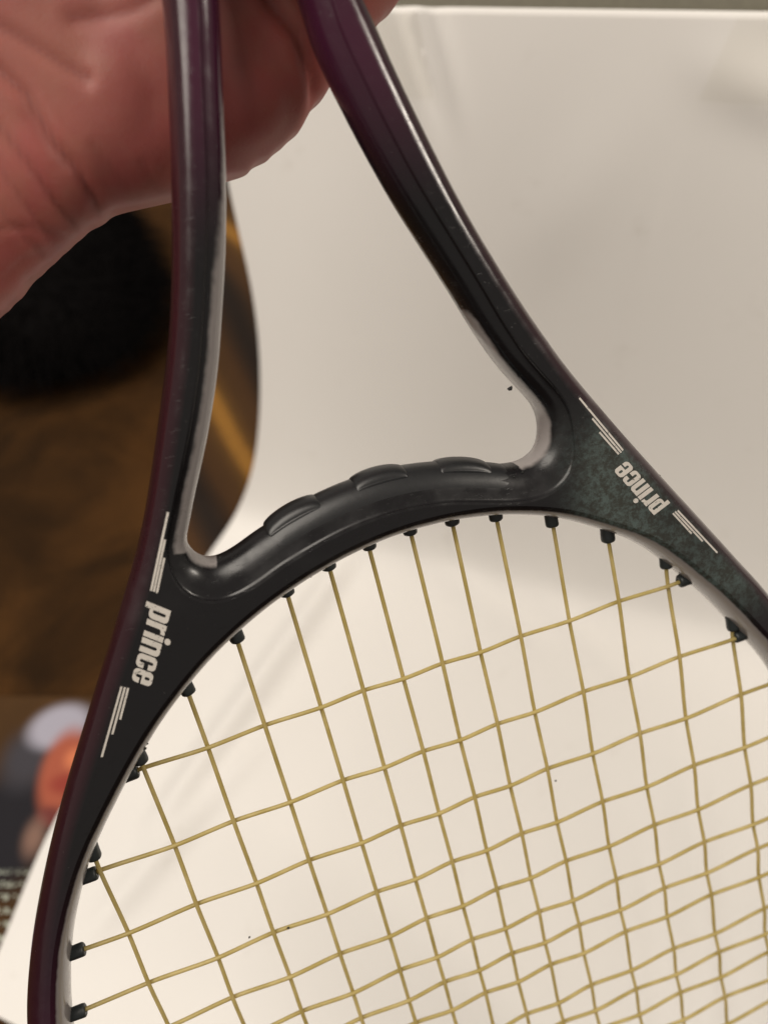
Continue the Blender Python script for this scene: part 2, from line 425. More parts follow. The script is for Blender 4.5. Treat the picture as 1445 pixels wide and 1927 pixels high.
# magazine with a printed portrait
def mat_cover():
    k = NT('magazine_print'); co = k.coord(); x, y, z = k.sep(co)
    wob = k.noise(55, 3, .5, co, out='Color')
    def ell(cx, cy, rx, ry, soft=.35, rot=0.0):
        dx = k.math('SUBTRACT', x, cx); dy = k.math('SUBTRACT', y, cy)
        c_, s_ = math.cos(rot), math.sin(rot)
        ax = k.math('ADD', k.math('MULTIPLY', dx, c_), k.math('MULTIPLY', dy, s_)); ay = k.math('SUBTRACT', k.math('MULTIPLY', dy, c_), k.math('MULTIPLY', dx, s_))
        ax = k.math('DIVIDE', ax, rx); ay = k.math('DIVIDE', ay, ry)
        r = k.math('SQRT', k.math('ADD', k.math('MULTIPLY', ax, ax), k.math('MULTIPLY', ay, ay)))
        return k.maprange(r, 1 + soft, 1 - soft, 0, 1)
    col = k.mix(k.noise(30, 2, .5, co), (0.040, 0.020, 0.007), (0.080, 0.038, 0.012))
    col = k.mix(ell(-.036, -.064, .028, .036), col, (0.016, 0.015, 0.019))
    col = k.mix(ell(-.037, -.022, .015, .018, .6), col, (0.05, 0.047, 0.056))
    col = k.mix(ell(-.021, -.001, .020, .0145, .35, .3), col, (0.36, 0.35, 0.42))
    col = k.mix(ell(-.011, -.031, .0150, .0275, .3), col, (0.36, 0.095, 0.055))
    col = k.mix(ell(-.006, -.022, .006, .006, .8), col, (0.60, 0.19, 0.09))
    col = k.mix(ell(-.008, -.038, .010, .006, .6), col, (0.28, 0.05, 0.035))
    col = k.mix(ell(-.014, -.058, .007, .006, .6), col, (0.16, 0.04, 0.035))
    col = k.mix(ell(-.020, -.070, .006, .010, .8), col, (0.22, 0.13, 0.10))
    # rows of small blurred text
    band = k.math('MULTIPLY', k.maprange(y, -.087, -.090), k.maprange(y, -.128, -.125))
    ln = k.maprange(k.math('SINE', k.math('MULTIPLY', y, 900)), .1, .5)
    tx = k.maprange(k.noise(420, 2, .5, co), .46, .54)
    col = k.mix(k.math('MULTIPLY', k.math('MULTIPLY', band, ln), tx), col, (0.40, 0.43, 0.36))
    col = k.mix(k.maprange(y, -.130, -.135), col, (0.10, 0.06, 0.11))
    k.p(Base_Color=col, Roughness=.7); k.set(k.b, 'Specular IOR Level', .12); return k.m
mag = flat_slab('magazine', [(-.33, .196), (-.160, .196), (-.160, .034), (-.33, .034)], .001, .0030, mat_cover(), (-.193, .176, 0), .0006)
tag(mag, 'glossy magazine with an orange-lit portrait half under the white sheet', 'magazine')

# ------------------------------------------------------------------ the racket
racket = empty('tennis_racket', racket_matrix((0, -BUTT, 0)))
tag(racket, 'dark purple and black tennis racket with gold strings held upside down by the throat', 'tennis racket')

OL = [(-18.3,-160.4),(-20.9,-149.4),(-24.2,-137.0),(-27.6,-125.0),(-31.7,-112.0),(-34.7,-103.4),(-38.0,-95.1),(-41.9,-86.5),(-46.7,-76.4),(-52.3,-64.8),(-56.6,-56.7),(-63.7,-45.3),(-70.2,-35.5),(-76.7,-26.0),(-83.0,-16.5),(-88.2,-8.8),(-93.6,-0.5),(-98.8,7.9),(-106.6,21.5),(-113.6,35.1),(-122.6,57.0)]
OR = [(19.5,-161.5),(22.1,-151.5),(24.6,-141.5),(29.2,-125.4),(33.7,-111.4),(38.9,-97.9),(44.6,-84.7),(52.6,-68.5),(56.4,-62.0),(63.9,-49.6),(73.3,-34.8),(83.5,-19.1),(94.2,-2.5),(102.5,10.5)]
TAIL_O = [(-128.6,82),(-131.6,106),(-131.6,130),(-128.2,160),(-120.6,190),(-108,221),(-89.5,250),(-64,275),(-33,291),(0,296.5)]
mir = lambda L: [(-a, b) for a, b in L]
outer = OL + TAIL_O + mir(TAIL_O[:-1])[::-1] + [(122.6,57.0),(113.9,35.1),(108.2,22.5)] + OR[::-1] + [(17.3,-172),(16,-190),(-16,-190),(-16.6,-172)]
TH = [(-7.2,-158.9),(-11.1,-143.3),(-15.6,-126.0),(-19.6,-113.0),(-24.0,-100.8),(-28.9,-88.1),(-35.0,-75.3),(-42.1,-62.3),(-45.3,-56.2),(-46.9,-53.0),(-46.6,-50.2),(-44.9,-47.9),(-42.8,-46.9),(-40.0,-47.0),(-36.6,-47.9),(-31.7,-49.7),(-27.4,-51.0),(-15.5,-53.8),(-5.4,-55.0),(5.5,-54.9),(16.0,-53.2),(26,-50.2),(32.6,-48.2),(37.3,-47.5),(40.7,-48.3),(43.4,-50.5),(44.8,-54.0),(44.9,-57.1),(43.9,-60.4),(40.2,-66.6),(36.6,-72.6),(32.6,-81.3),(28.4,-92.2),(24.1,-102.8),(19.4,-114.6),(15.1,-127.4),(12.8,-135.2),(11.2,-140.9),(9.7,-147.5),(8.9,-155.4),(7.2,-166),(0,-174),(-6.0,-166)]
HI = [(-112.9,61.1),(-104.9,38.9),(-98.6,26.9),(-90.7,14.8),(-83.9,6.8),(-76.7,-1.1),(-66.7,-11.0),(-55.1,-20.2),(-47.1,-25.4),(-34.7,-31.5),(-22.6,-35.7),(-10.8,-38.4),(0.6,-39.6),(12.9,-39.2),(26.6,-36.8),(38.3,-33.0),(46.4,-29.2),(53.2,-24.8),(60.5,-20.1),(66.1,-15.5),(70.6,-10.8),(78.3,-1.3),(84.9,7.2),(93.1,19.8),(99.0,29.3)]
TAIL_I = [(-117.4,82),(-120,106),(-120,130),(-116.8,160),(-109.4,190),(-97.4,218),(-80,243),(-57,264),(-29,278),(0,282.8)]
inner = HI + [(104.4,38.9),(112.9,61.1)] + mir(TAIL_I[:-1]) + [TAIL_I[-1]] + TAIL_I[:-1][::-1]
STEP = 1.3
lo = relax(catmull(outer, True, STEP), 14); lt_ = relax(catmull(TH, True, STEP * .8), 3); li = relax(catmull(inner, True, STEP), 14)
no, nt_, ni = normals2(lo), -normals2(lt_), -normals2(li)     # pointing away from the material
FRONT = 8.2
PROF_O = [(0, 0), (.12, 2), (.7, 4.5), (1.7, 6.4), (2.9, 7.5), (4.0, 8.05), (5.0, FRONT)]
PROF_I = [(0, 0), (.25, 3), (.9, 5.4), (1.8, 7.1), (2.8, 7.9), (3.7, FRONT)]
PROF_T = [(0, 0), (.35, 2.8), (1.3, 4.6), (3.0, 6.0), (5.4, 6.9), (7.2, 7.25), (7.75, 7.55), (8.0, 8.0), (8.6, FRONT)]
aT = (4.4 + 3.6 * sstep(-nt_[:, 1], .25, .85)) / 8.0
aT = relax(aT, 6)
fv = []; ff = []; rim = []; pale_reflection = []; caps = {+1: [], -1: []}; n_cap = 0
for P, nn, prof, kind in ((lo, no, PROF_O, 'o'), (lt_, nt_, PROF_T, 't'), (li, ni, PROF_I, 'i')):
    rings = [(d, -n) for d, n in prof[::-1]] + [(d, n) for d, n in prof[1:]]
    base = len(fv); N = len(P); K = len(rings)
    for d, n in rings:
        dd = d * (aT[:, None] if kind == 't' else 1.0)
        Q = P - nn * dd
        for q in Q: fv.append((q[0], q[1], n))
        rv = {0: 1, .12: 1, .7: 1, 1.7: 1, 2.9: .85, 4.0: .45, 5.0: 0.0}.get(d, 0) if kind == 'o' else 0
        rim += [rv] * N
        for q in range(N):
            if kind == 'i': pale_reflection.append(1.0 if abs(n) < 7.2 else (.35 if abs(n) < 8.0 else 0.0))
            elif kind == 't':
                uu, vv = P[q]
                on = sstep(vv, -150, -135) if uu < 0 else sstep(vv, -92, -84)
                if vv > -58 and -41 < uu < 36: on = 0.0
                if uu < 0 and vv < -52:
                    wd = sstep(vv, -140, -95); pale_reflection.append(on * float(np.interp(abs(n), [0, 2.8, 4.6, 6.0, 6.9, 7.3], [1, 1, .5 + .5 * wd, .25 + .65 * wd, .1 + .45 * wd, 0])))
                else: pale_reflection.append(on * (1.0 if abs(n) < 2.0 else (.82 if abs(n) < 3.0 else (.45 if abs(n) < 5.0 else 0.0))))
            else: pale_reflection.append(0.0)
    for k in range(K - 1):
        for j in range(N):
            a = base + k * N + j; b = base + k * N + (j + 1) % N
            ff.append((a, b, b + N, a + N))
    caps[-1].append(list(range(base, base + N))); caps[+1].append(list(range(base + (K - 1) * N, base + K * N)))
for sgn in (-1, 1):
    loops = [[Vector((fv[i][0], fv[i][1], 0)) for i in L] for L in caps[sgn]]
    flat = [i for L in caps[sgn] for i in L]
    for tri in tessellate_polygon(loops): ff.append(tuple(flat[i] for i in tri)); n_cap += 1
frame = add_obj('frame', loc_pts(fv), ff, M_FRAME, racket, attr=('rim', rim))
_a = frame.data.attributes.new('pale_reflection', 'FLOAT', 'POINT'); _a.data.foreach_set('value', pale_reflection)
bm = bmesh.new(); bm.from_mesh(frame.data); bmesh.ops.recalc_face_normals(bm, faces=bm.faces[:])
bm.faces.ensure_lookup_table()
for q in range(len(bm.faces) - n_cap, len(bm.faces)): bm.faces[q].smooth = False
for e in bm.edges:
    if len(e.link_faces) == 2 and e.calc_face_angle(0) > math.radians(38): e.smooth = False
bm.to_mesh(frame.data); bm.free()
fbvh = BVHTree.FromPolygons([tuple(v) for v in loc_pts(fv)], ff)
tag(frame, 'dark purple and black frame with an open throat')
def surf_n(u, v, default=-FRONT):
    o = loc_pts([(u, v, -30)])[0]
    hit = fbvh.ray_cast(Vector(o), Vector((0, 0, -1)))
    if hit[0] is None: return default
    return -hit[0].z / S

# inner boundary helpers
def inner_v_top(u):
    c_ = [i for i in range(len(li)) if li[i, 1] < 110]
    return li[min(c_, key=lambda i: abs(li[i, 0] - u) + (1e3 if abs(li[i, 0] - u) > 3 else 0)), 1]
def inner_v_bot(u):
    c_ = [i for i in range(len(li)) if li[i, 1] > 130]
    return li[min(c_, key=lambda i: abs(li[i, 0] - u)), 1]
def inner_u(v, side):
    c_ = [i for i in range(len(li)) if li[i, 0] * side > 0]
    return li[min(c_, key=lambda i: abs(li[i, 1] - v)), 0]

# strings
US = [-92.51, -74.01, -58.04, -42.95, -28.18, -16.57, -5.5, 5.5, 16.57, 28.18, 42.95, 58.04, 74.01, 92.51]
VS = [0.0, 23.5, 43.58, 61.64, 77.08, 91.11, 102.14, 112.42, 127.37, 137.03, 146.7, 157.5, 168.5, 180.5, 193.5, 208, 224.5, 243]
RS = .56; AMP = .54
def tube_pts(path, r, seg=8):
    path = np.array(path); V = []; F = []
    t = np.gradient(path, axis=0); t /= np.linalg.norm(t, axis=1)[:, None]
    ref = np.array([0, 0, 1.0])
    for p, d in zip(path, t):
        x = np.cross(d, ref); x /= np.linalg.norm(x); y = np.cross(x, d)
        for k in range(seg):
            a = 2 * math.pi * k / seg; V.append(p + r * (math.cos(a) * x + math.sin(a) * y))
    n = len(path)
    for i in range(n - 1):
        for k in range(seg):
            a = i * seg + k; b = i * seg + (k + 1) % seg; F.append((a, b, b + seg, a + seg))
    F.append(tuple(range(seg))[::-1]); F.append(tuple(range((n - 1) * seg, n * seg)))
    return V, F
def weave(cs, zs, a, b):
    """positions and heights along a string: flat at the ends, over and under at the crossings"""
    knots = [(a, 0.0)] + list(zip(cs, zs)) + [(b, 0.0)]
    out = []
    for (x0, z0), (x1, z1) in zip(knots[:-1], knots[1:]):
        k = max(4, int((x1 - x0) / 1.8))
        for i in range(k):
            s = i / k; out.append((x0 + (x1 - x0) * s, z0 + (z1 - z0) * (s * s * (3 - 2 * s) * .7 + s * .3)))
    out.append((b, 0.0)); return out
main_ends = []; cross_ends = []
for i, u in enumerate(US):
    t0, t1 = inner_v_top(u), inner_v_bot(u)
    cs = [(j, v) for j, v in enumerate(VS) if inner_u(v, -1) < u - .5 < u + .5 < inner_u(v, 1)]
    # a main passes behind where the cross is in front
    zs = [(AMP if (i + j) % 2 == 0 else -AMP) for j, v in cs]
    jit = rng.normal(0, .12, 3)
    path = [(u + jit[0] * math.sin(v / 40 + jit[1] * 20), v, z) for v, z in weave([v for j, v in cs], zs, t0 - 2, t1 + 2)]
    V, F = tube_pts(path, RS)
    add_obj('string', loc_pts(V), F, M_STR, racket); main_ends.append((u, t0, t1))
for j, v in enumerate(VS):
    a, b = inner_u(v, -1), inner_u(v, 1)
    cs = [(i, u) for i, u in enumerate(US) if a + .5 < u < b - .5 and inner_v_top(u) < v < inner_v_bot(u)]
    zs = [(-AMP if (i + j) % 2 == 0 else AMP) for i, u in cs]
    path = [(u, v + .10 * math.sin(u / 13 + j), z) for u, z in weave([u for i, u in cs], zs, a - 2, b + 2)]
    V, F = tube_pts(path, RS)
    add_obj('string', loc_pts(V), F, M_STR, racket); cross_ends.append((v, a, b))

# grommets: one shared barrel mesh, axis along +Y from the frame into the opening
def grommet_mesh(length):
    prof = [(1.68, -3.0), (1.7, 0.0), (1.74, .6), (1.76, length - .7), (1.66, length - .25), (1.3, length), (.6, length + .02), (.56, length - .6)]
    V = []; F = []; seg = 14
    for r, y in prof:
        for k in range(seg):
            a = 2 * math.pi * k / seg
            c_, s_ = math.cos(a), math.sin(a); q = (abs(c_) ** 4 + abs(s_) ** 4) ** -.25   # barrels are slightly square
            V.append((r * c_ * (.5 + .5 * q) * S, y * S, r * s_ * (.5 + .5 * q) * S))
    for i in range(len(prof) - 1):
        for k in range(seg):
            a = i * seg + k; b = i * seg + (k + 1) % seg; F.append((a, a + seg, b + seg, b))
    me = bpy.data.meshes.new('grommet'); me.from_pydata(V, [], F); me.materials.append(M_GROM)
    me.polygons.foreach_set('use_smooth', [True] * len(me.polygons)); me.update(); return me
GM = {q: grommet_mesh(q) for q in (1.5, 2.0, 2.5, 3.0, 3.5)}
def grommet(u, v, du, dv, me):
    o = bpy.data.objects.new('grommet', me); COL.objects.link(o); o.parent = racket
    q = int(np.argmin(np.hypot(li[:, 0] - u, li[:, 1] - v))); c_ = abs(ni[q] @ np.array([du, dv]))
    sink = .3 * (1 - sstep(c_, .75, .95)); p = loc_pts([(u - du * sink, v - dv * sink, 0)])[0]; o.location = p
    ang = math.atan2(-dv, du) - math.pi / 2 + rng.normal(0, .05)
    o.rotation_euler = (rng.normal(0, .05), rng.uniform(0, 1.5), 0)
    o.rotation_euler = (Matrix.Rotation(ang, 3, 'Z') @ Matrix.Rotation(rng.uniform(0, 1.5), 3, 'Y')).to_euler()
def barrel(u, v, du, dv):
    q = int(np.argmin(np.hypot(li[:, 0] - u, li[:, 1] - v))); c_ = abs(ni[q] @ np.array([du, dv]))
    want = max(2.0, 3.6 * c_ ** 1.3); return GM[min(GM, key=lambda x: abs(x - want))]
for k, (u, t0, t1) in enumerate(main_ends):
    grommet(u, t0, 0, 1, GM[2.0] if 4 <= k <= 9 else barrel(u, t0, 0, 1)); grommet(u, t1, 0, -1, GM[2.0])
for v, a, b in cross_ends:
    grommet(a, v, 1, 0, barrel(a, v, 1, 0)); grommet(b, v, -1, 0, barrel(b, v, -1, 0))

# rubber cap on the throat side of the bridge with three bumps
def arc_index(u0): 
    c_ = [i for i in range(len(lt_)) if lt_[i, 1] > -58]
    return min(c_, key=lambda i: abs(lt_[i, 0] - u0))
ia, ib = arc_index(-29), arc_index(33.0)
idx = list(range(min(ia, ib), max(ia, ib) + 1))
if lt_[idx[0], 0] > lt_[idx[-1], 0]: idx = idx[::-1]
def prof_d(n): return float(np.interp(abs(n), [q[1] for q in PROF_T], [q[0] for q in PROF_T]))
_hs = [(6.75, -.25), (6.6, .08), (6.2, .26), (5.4, .38), (4.2, .48), (2.6, .55)]
sec = [(h - prof_d(n), -n) for n, h in _hs] + [(.58, 0)] + [(h - prof_d(n), n) for n, h in _hs[::-1]]
V = []; F = []; K = len(sec); n_i = len(idx)
for q, i in enumerate(idx):
    e = min(1.0, min(q, n_i - 1 - q) / 6.0); e = math.sqrt(max(0, 1 - (1 - e) ** 2))
    for d, n in sec:
        h = d + prof_d(n); p = lt_[i] + nt_[i] * (h * e - .3 * (1 - e) - prof_d(n)); V.append((p[0], p[1], n))
for q in range(n_i - 1):
    for k in range(K - 1): a = q * K + k; F.append((a, a + 1, a + K + 1, a + K))
cap = add_obj('bridge_cap', loc_pts(V), F, M_CAP, racket); tag(cap, 'matte black rubber strip on the bridge')
for u0, hl in ((-22.0, 7.2), (0.8, 6.6), (22.5, 6.8)):
    i0 = arc_index(u0); c0 = lt_[i0]; nn = nt_[i0]; tt = np.array([-nn[1], nn[0]]); tt = tt if tt[0] > 0 else -tt
    V = []; F = []; NS = 22
    lay = [(-4.9, .0), (-4.8, .45), (-4.5, .75), (-4.0, .92), (-3.2, 1.0), (0, 1.0), (3.2, 1.0), (4.0, .92), (4.5, .75), (4.8, .45), (4.9, .0)]
    for n, sc in lay:
        for s in range(NS + 1):
            a = math.pi * s / NS
            x = -math.cos(a) * hl * (.9 + .1 * sc); y = .3 + (math.sin(a) ** .95) * 1.5 * sc
            # follow the bend of the bridge
            dev = -.5 * x * x / 85.0
            p = c0 + tt * x + nn * (y + dev - prof_d(n)); V.append((p[0], p[1], n))
    W = NS + 1
    for k in range(len(lay) - 1):
        for s in range(NS): a = k * W + s; F.append((a, a + 1, a + W + 1, a + W))
    F.append(tuple(range(W))); F.append(tuple(range((len(lay) - 1) * W, len(lay) * W))[::-1])
    add_obj('bump', loc_pts(V), F, M_CAP, cap)

# printed lettering and stripes, laid on the painted surface
def arc(cx, cy, r, a0, a1, n=7): return [(cx + r * math.cos(math.radians(a0 + (a1 - a0) * i / n)), cy + r * math.sin(math.radians(a0 + (a1 - a0) * i / n))) for i in range(n + 1)]
def rrect(x0, y0, x1, y1, r): return arc(x1 - r, y0 + r, r, -90, 0) + arc(x1 - r, y1 - r, r, 0, 90) + arc(x0 + r, y1 - r, r, 90, 180) + arc(x0 + r, y0 + r, r, 180, 270)
W_ = .27
GLY = {
 'p': (.70, [([(0, -.24), (W_, -.24), (W_, .02), (.34, 0)] + arc(.48, .22, .22, -90, 0) + arc(.48, .78, .22, 0, 90) + [(.30, 1), (W_, .96), (W_, 1), (0, 1)], [rrect(.27, .17, .42, .82, .07)])]),
 'r': (.50, [([(0, 0), (W_, 0), (W_, .66)] + [(.29, .74), (.36, .78), (.49, .78), (.49, 1.0), (.36, .99), (W_, .92), (W_, 1), (0, 1)], [])]),
 'i': (.27, [([(0, 0), (W_, 0), (W_, 1), (0, 1)], []), (arc(.135, 1.22, .155, 0, 345, 18), [])]),
 'n': (.69, [([(0, 0), (W_, 0), (W_, .74)] + arc(.345, .74, .075, 180, 0, 6) + [(.42, 0), (.69, 0)] + arc(.47, .78, .22, 0, 90) + [(.32, 1), (W_, .95), (W_, 1), (0, 1)], [])]),
 'c': (.68, [(arc(.22, .22, .22, 180, 270) + arc(.46, .22, .22, 270, 360) + [(.68, .40), (.42, .40), (.42, .25)] + arc(.345, .23, .075, 0, -180, 6)[0:] + arc(.345, .77, .075, 180, 0, 6) + [(.42, .62), (.68, .62)] + arc(.46, .78, .22, 0, 90) + arc(.22, .78, .22, 90, 180), [])]),
 'e': (.68, [(arc(.22, .22, .22, 180, 270) + arc(.46, .22, .22, 270, 360) + [(.68, .36), (.42, .36), (.42, .25)] + arc(.345, .23, .075, 0, -180, 6) + [(.27, .46), (.68, .46)] + arc(.46, .78, .22, 0, 90) + arc(.22, .78, .22, 90, 180), [rrect(.27, .60, .42, .85, .07)])]),
}
def subdivide_tris(P, T, maxlen):
    P = [tuple(p) for p in P]; out = []; stack = list(T); cache = {}
    def mid(a, b):
        k = (min(a, b), max(a, b))
        if k not in cache: P.append(((P[a][0] + P[b][0]) / 2, (P[a][1] + P[b][1]) / 2)); cache[k] = len(P) - 1
        return cache[k]
    d = lambda a, b: math.hypot(P[a][0] - P[b][0], P[a][1] - P[b][1])
    while stack:
        a, b, c_ = stack.pop()
        L = [(d(a, b), 0), (d(b, c_), 1), (d(c_, a), 2)]; m_, e = max(L)
        if m_ <= maxlen: out.append((a, b, c_)); continue
        if e == 1: a, b, c_ = b, c_, a
        elif e == 2: a, b, c_ = c_, a, b
        k = mid(a, b); stack += [(a, k, c_), (k, b, c_)]
    return P, out
def decal(name, polys, mp, parent, lift=.10):
    """polys: list of (outline, holes) in flat coords; mp maps flat coords to u, v"""
    V = []; F = []
    for out, holes in polys:
        loops = [out] + holes
        flat = [p for L in loops for p in L]
        T = tessellate_polygon([[Vector((p[0], p[1], 0)) for p in L] for L in loops])
        P, T = subdivide_tris(flat, T, .16)
        b = len(V)
        for p in P:
            u, v = mp(p); V.append((u, v, surf_n(u, v) - lift))
        for t in T: F.append(tuple(b + i for i in t))
    o = add_obj(name, loc_pts(V), F, M_PRINT, parent, smooth=False)
    bm = bmesh.new(); bm.from_mesh(o.data)
    for f in bm.faces:
        f.normal_update()
        if f.normal.z < 0: f.normal_flip()
    bm.to_mesh(o.data); bm.free(); return o
def word(start, end, up):
    s = np.array(start); e = np.array(end); upv = np.array(up) - s
    adv = 0; items = []
    for ch in 'prince': w, polys = GLY[ch]; items.append((adv, polys)); adv += w + .065
    tot = adv - .065
    dx = (e - s) / tot
    for x0, polys in items:
        decal('letter', polys, lambda p, x0=x0: tuple(s + dx * (x0 + p[0]) + upv * p[1]), racket)
word((-57.77, -43.58), (-67.67, -27.26), (-54.34, -40.37))
word((71.6, -27.01), (62.16, -42.11), (67.48, -25.49))
SLINES = [((-48.04,-62.48),(-56.98,-46.32)),((-50.51,-56.77),(-56.44,-45.95)),((-51.94,-52.78),(-55.95,-45.42)),((-70.11,-26.53),(-79.79,-11.21)),((-69.48,-26.09),(-75.78,-15.87)),((-68.88,-25.66),(-73.02,-18.78)),
          ((52.11,-61.01),(61.5,-44.93)),((54.57,-55.19),(60.88,-44.53)),((55.89,-51.29),(60.16,-44.3)),((74.42,-24.65),(84.58,-9.13)),((73.59,-24.6),(80.55,-13.85)),((72.9,-24.35),(77.58,-17.05))]
for a, b in SLINES:
    a = np.array(a); b = np.array(b); d = (b - a) / np.linalg.norm(b - a); q = np.array([-d[1], d[0]]) * .24; L = np.linalg.norm(b - a)
    N = max(2, int(L / .8)); V = []; F = []
    for i in range(N + 1):
        for sg in (-1, 1):
            p = a + d * L * i / N + q * sg; V.append((p[0], p[1], surf_n(*p) - .10))
    for i in range(N): F.append((2*i, 2*i+1, 2*i+3, 2*i+2))
    o = add_obj('stripe', loc_pts(V), F, M_PRINT, racket, smooth=False)
    bm = bmesh.new(); bm.from_mesh(o.data)
    for f in bm.faces:
        f.normal_update()
        if f.normal.z < 0: f.normal_flip()
    bm.to_mesh(o.data); bm.free()

# crumbs of rubber and flaked paint clinging to the frame and strings
def crumb(u, v, n, r, seed):
    r_ = np.random.default_rng(seed); bm = bmesh.new(); bmesh.ops.create_icosphere(bm, subdivisions=1, radius=1)
    c_ = loc_pts([(u, v, n)])[0]
    for vv in bm.verts:
        k = r_.uniform(.55, 1.35); vv.co = Vector(c_) + Vector((vv.co.x * k * r, vv.co.y * k * r * .8, vv.co.z * k * r * .7)) * S
    me = bpy.data.meshes.new('crumb'); bm.to_mesh(me); bm.free(); me.materials.append(M_CRUMB)
    o = bpy.data.objects.new('crumb', me); COL.objects.link(o); o.parent = racket
for k, (u, v, n, r) in enumerate([(-22.6,-37.5,-5,.75),(-21.9,-36.9,-5,.5),(37.2,-67.0,-3,.75),(-31.0,-35.4,-5,.45),(-37.4,-32.6,-5,.55),(-36.8,-31.8,-5,.4),(19.0,-39.4,-4,.5),(36.0,-34.3,-3,.35),(-40.6,-47.6,-4,.45),(-71.0,-8.0,-5,.55),(-70.2,-8.8,-5,.4),(-29.9,-92.4,-4.5,.4),(74.2,-33.0,-2,.4),(29.8,47.4,-.7,.35),(-54.0,60.9,-.6,.5),(-64.4,59.0,-.6,.35),(33.0,-45.8,-5.5,.5),(35.6,-46.2,-5,.45)]):
    crumb(u, v, n, r, 40 + k)

# handle: collar, octagonal grip, butt cap (above the picture, inside the hand)
def loft(name, secs, mat, oct_=8):
    V = []; F = []
    for v, a, b in secs:
        for k in range(oct_):
            t = 2 * math.pi * (k + .5) / oct_; V.append((a * math.cos(t), v, b * math.sin(t)))
    n = len(secs)
    for i in range(n - 1):
        for k in range(oct_): x = i * oct_ + k; y = i * oct_ + (k + 1) % oct_; F.append((x, y, y + oct_, x + oct_))
    F.append(tuple(range(oct_))); F.append(tuple(range((n - 1) * oct_, n * oct_))[::-1])
    o = add_obj(name, loc_pts(V), F, mat, racket, smooth=False)
    bm = bmesh.new(); bm.from_mesh(o.data); bmesh.ops.recalc_face_normals(bm, faces=bm.faces[:]); bm.to_mesh(o.data); bm.free(); return o
loft('collar', [(-183, 17.6, 12.5), (-186, 18.4, 14.5), (-192, 18.6, 15.2), (-193, 17, 14.8)], M_CAP)
gs = []
for k in range(33):
    v = -192.5 - k * 4.7; w = 1.0 + (.03 if k % 4 == 0 else 0); gs.append((v, 16.6 * w, 14.6 * w))
loft('grip', gs, M_GRIP)
loft('butt_cap', [(-342.5, 17.5, 15.4), (-348, 19.5, 17.2), (-353.5, 19.8, 17.5), (-355, 18.5, 16.5)], M_CAP)

# ------------------------------------------------------------------ the hand and forearm behind the throat
HO = (-70.0, -150.0, 25.0)
hand_outline = [(-160,-60),(-120,-84),(-92,-100),(-73.6,-109.7),(-58,-119),(-50,-123.2),(-44.7,-125.3),(-40,-126.4),(-34.1,-126.8),(-28,-126.2),(-12.7,-128.1),(0,-131.6),(12.9,-139.4),(17.9,-143.9),(30.3,-154),(41.9,-160.2),(51,-168),(55,-182),(56,-205),(54,-228),(46,-246),(28,-254),(0,-257),(-28,-252),(-50,-238),(-66,-214),(-80,-190),(-104,-168),(-140,-146),(-196,-120)]
ho = relax(catmull(hand_outline, True, 2.0), 8); hn = normals2(ho)
hv = []; hf = []
def depth_mid(x): return 26.0 + 6 * sstep(-x, 60, 150)
GS = 2.0
gx = np.arange(-205, 64, GS); gy = np.arange(-262, -50, GS)
GX, GY = np.meshgrid(gx, gy); PTS = np.stack([GX.ravel(), GY.ravel()], 1)
inside = np.zeros(len(PTS), bool); dist = np.full(len(PTS), 1e9)
for a, b in zip(ho, np.roll(ho, -1, 0)):
    c_ = (a[1] > PTS[:, 1]) != (b[1] > PTS[:, 1])
    with np.errstate(divide='ignore', invalid='ignore'):
        xi = (b[0] - a[0]) * (PTS[:, 1] - a[1]) / (b[1] - a[1]) + a[0]
    inside ^= c_ & (PTS[:, 0] < xi)
    d = b - a; t = np.clip(((PTS - a) @ d) / (d @ d), 0, 1)
    dist = np.minimum(dist, np.linalg.norm(PTS - (a + t[:, None] * d), axis=1))
inside &= dist > .3
ins = inside.reshape(GX.shape); dist = dist.reshape(GX.shape)
idf = {}; idb = {}
for r in range(ins.shape[0]):
    for c_ in range(ins.shape[1]):
        if ins[r, c_]:
            q = min(dist[r, c_] / 19.0, 1.0); hgt = 16.0 * math.sqrt(1 - (1 - q) ** 2) + .3
            mz = float(depth_mid(gx[c_]))
            idf[r, c_] = len(hv); hv.append((gx[c_], gy[r], mz - hgt)); idb[r, c_] = len(hv); hv.append((gx[c_], gy[r], mz + hgt))
edges = {}
for (r, c_) in list(idf):
    q = [(r, c_), (r, c_ + 1), (r + 1, c_ + 1), (r + 1, c_)]
    if all(k in idf for k in q):
        hf.append(tuple(idf[k] for k in q)); hf.append(tuple(idb[k] for k in q[::-1]))
        for k in range(4):
            e = (q[k], q[(k + 1) % 4]); edges[e] = 1
for a, b in edges:
    if (b, a) not in edges: hf.append((idf[b], idf[a], idb[a], idb[b]))
def ellipsoid(c, r, rot=0.0, seg=20):
    b = len(hv); nl = 12
    for i in range(nl + 1):
        th = math.pi * i / nl
        for j in range(seg):
            fi = 2 * math.pi * j / seg
            x, y, z = r[0] * math.sin(th) * math.cos(fi), r[1] * math.sin(th) * math.sin(fi), r[2] * math.cos(th)
            hv.append((c[0] + x * math.cos(rot) - y * math.sin(rot), c[1] + x * math.sin(rot) + y * math.cos(rot), c[2] + z))
    for i in range(nl):
        for j in range(seg):
            a = b + i * seg + j; e = b + i * seg + (j + 1) % seg; hf.append((a, e, e + seg, a + seg))
def chain(pts, rad):
    P = catmull(pts, False, 2.5); R = np.interp(np.linspace(0, 1, len(P)), np.linspace(0, 1, len(rad)), rad)
    for p, r in list(zip(P, R))[::2]: ellipsoid(p, (r, r, r), seg=12)
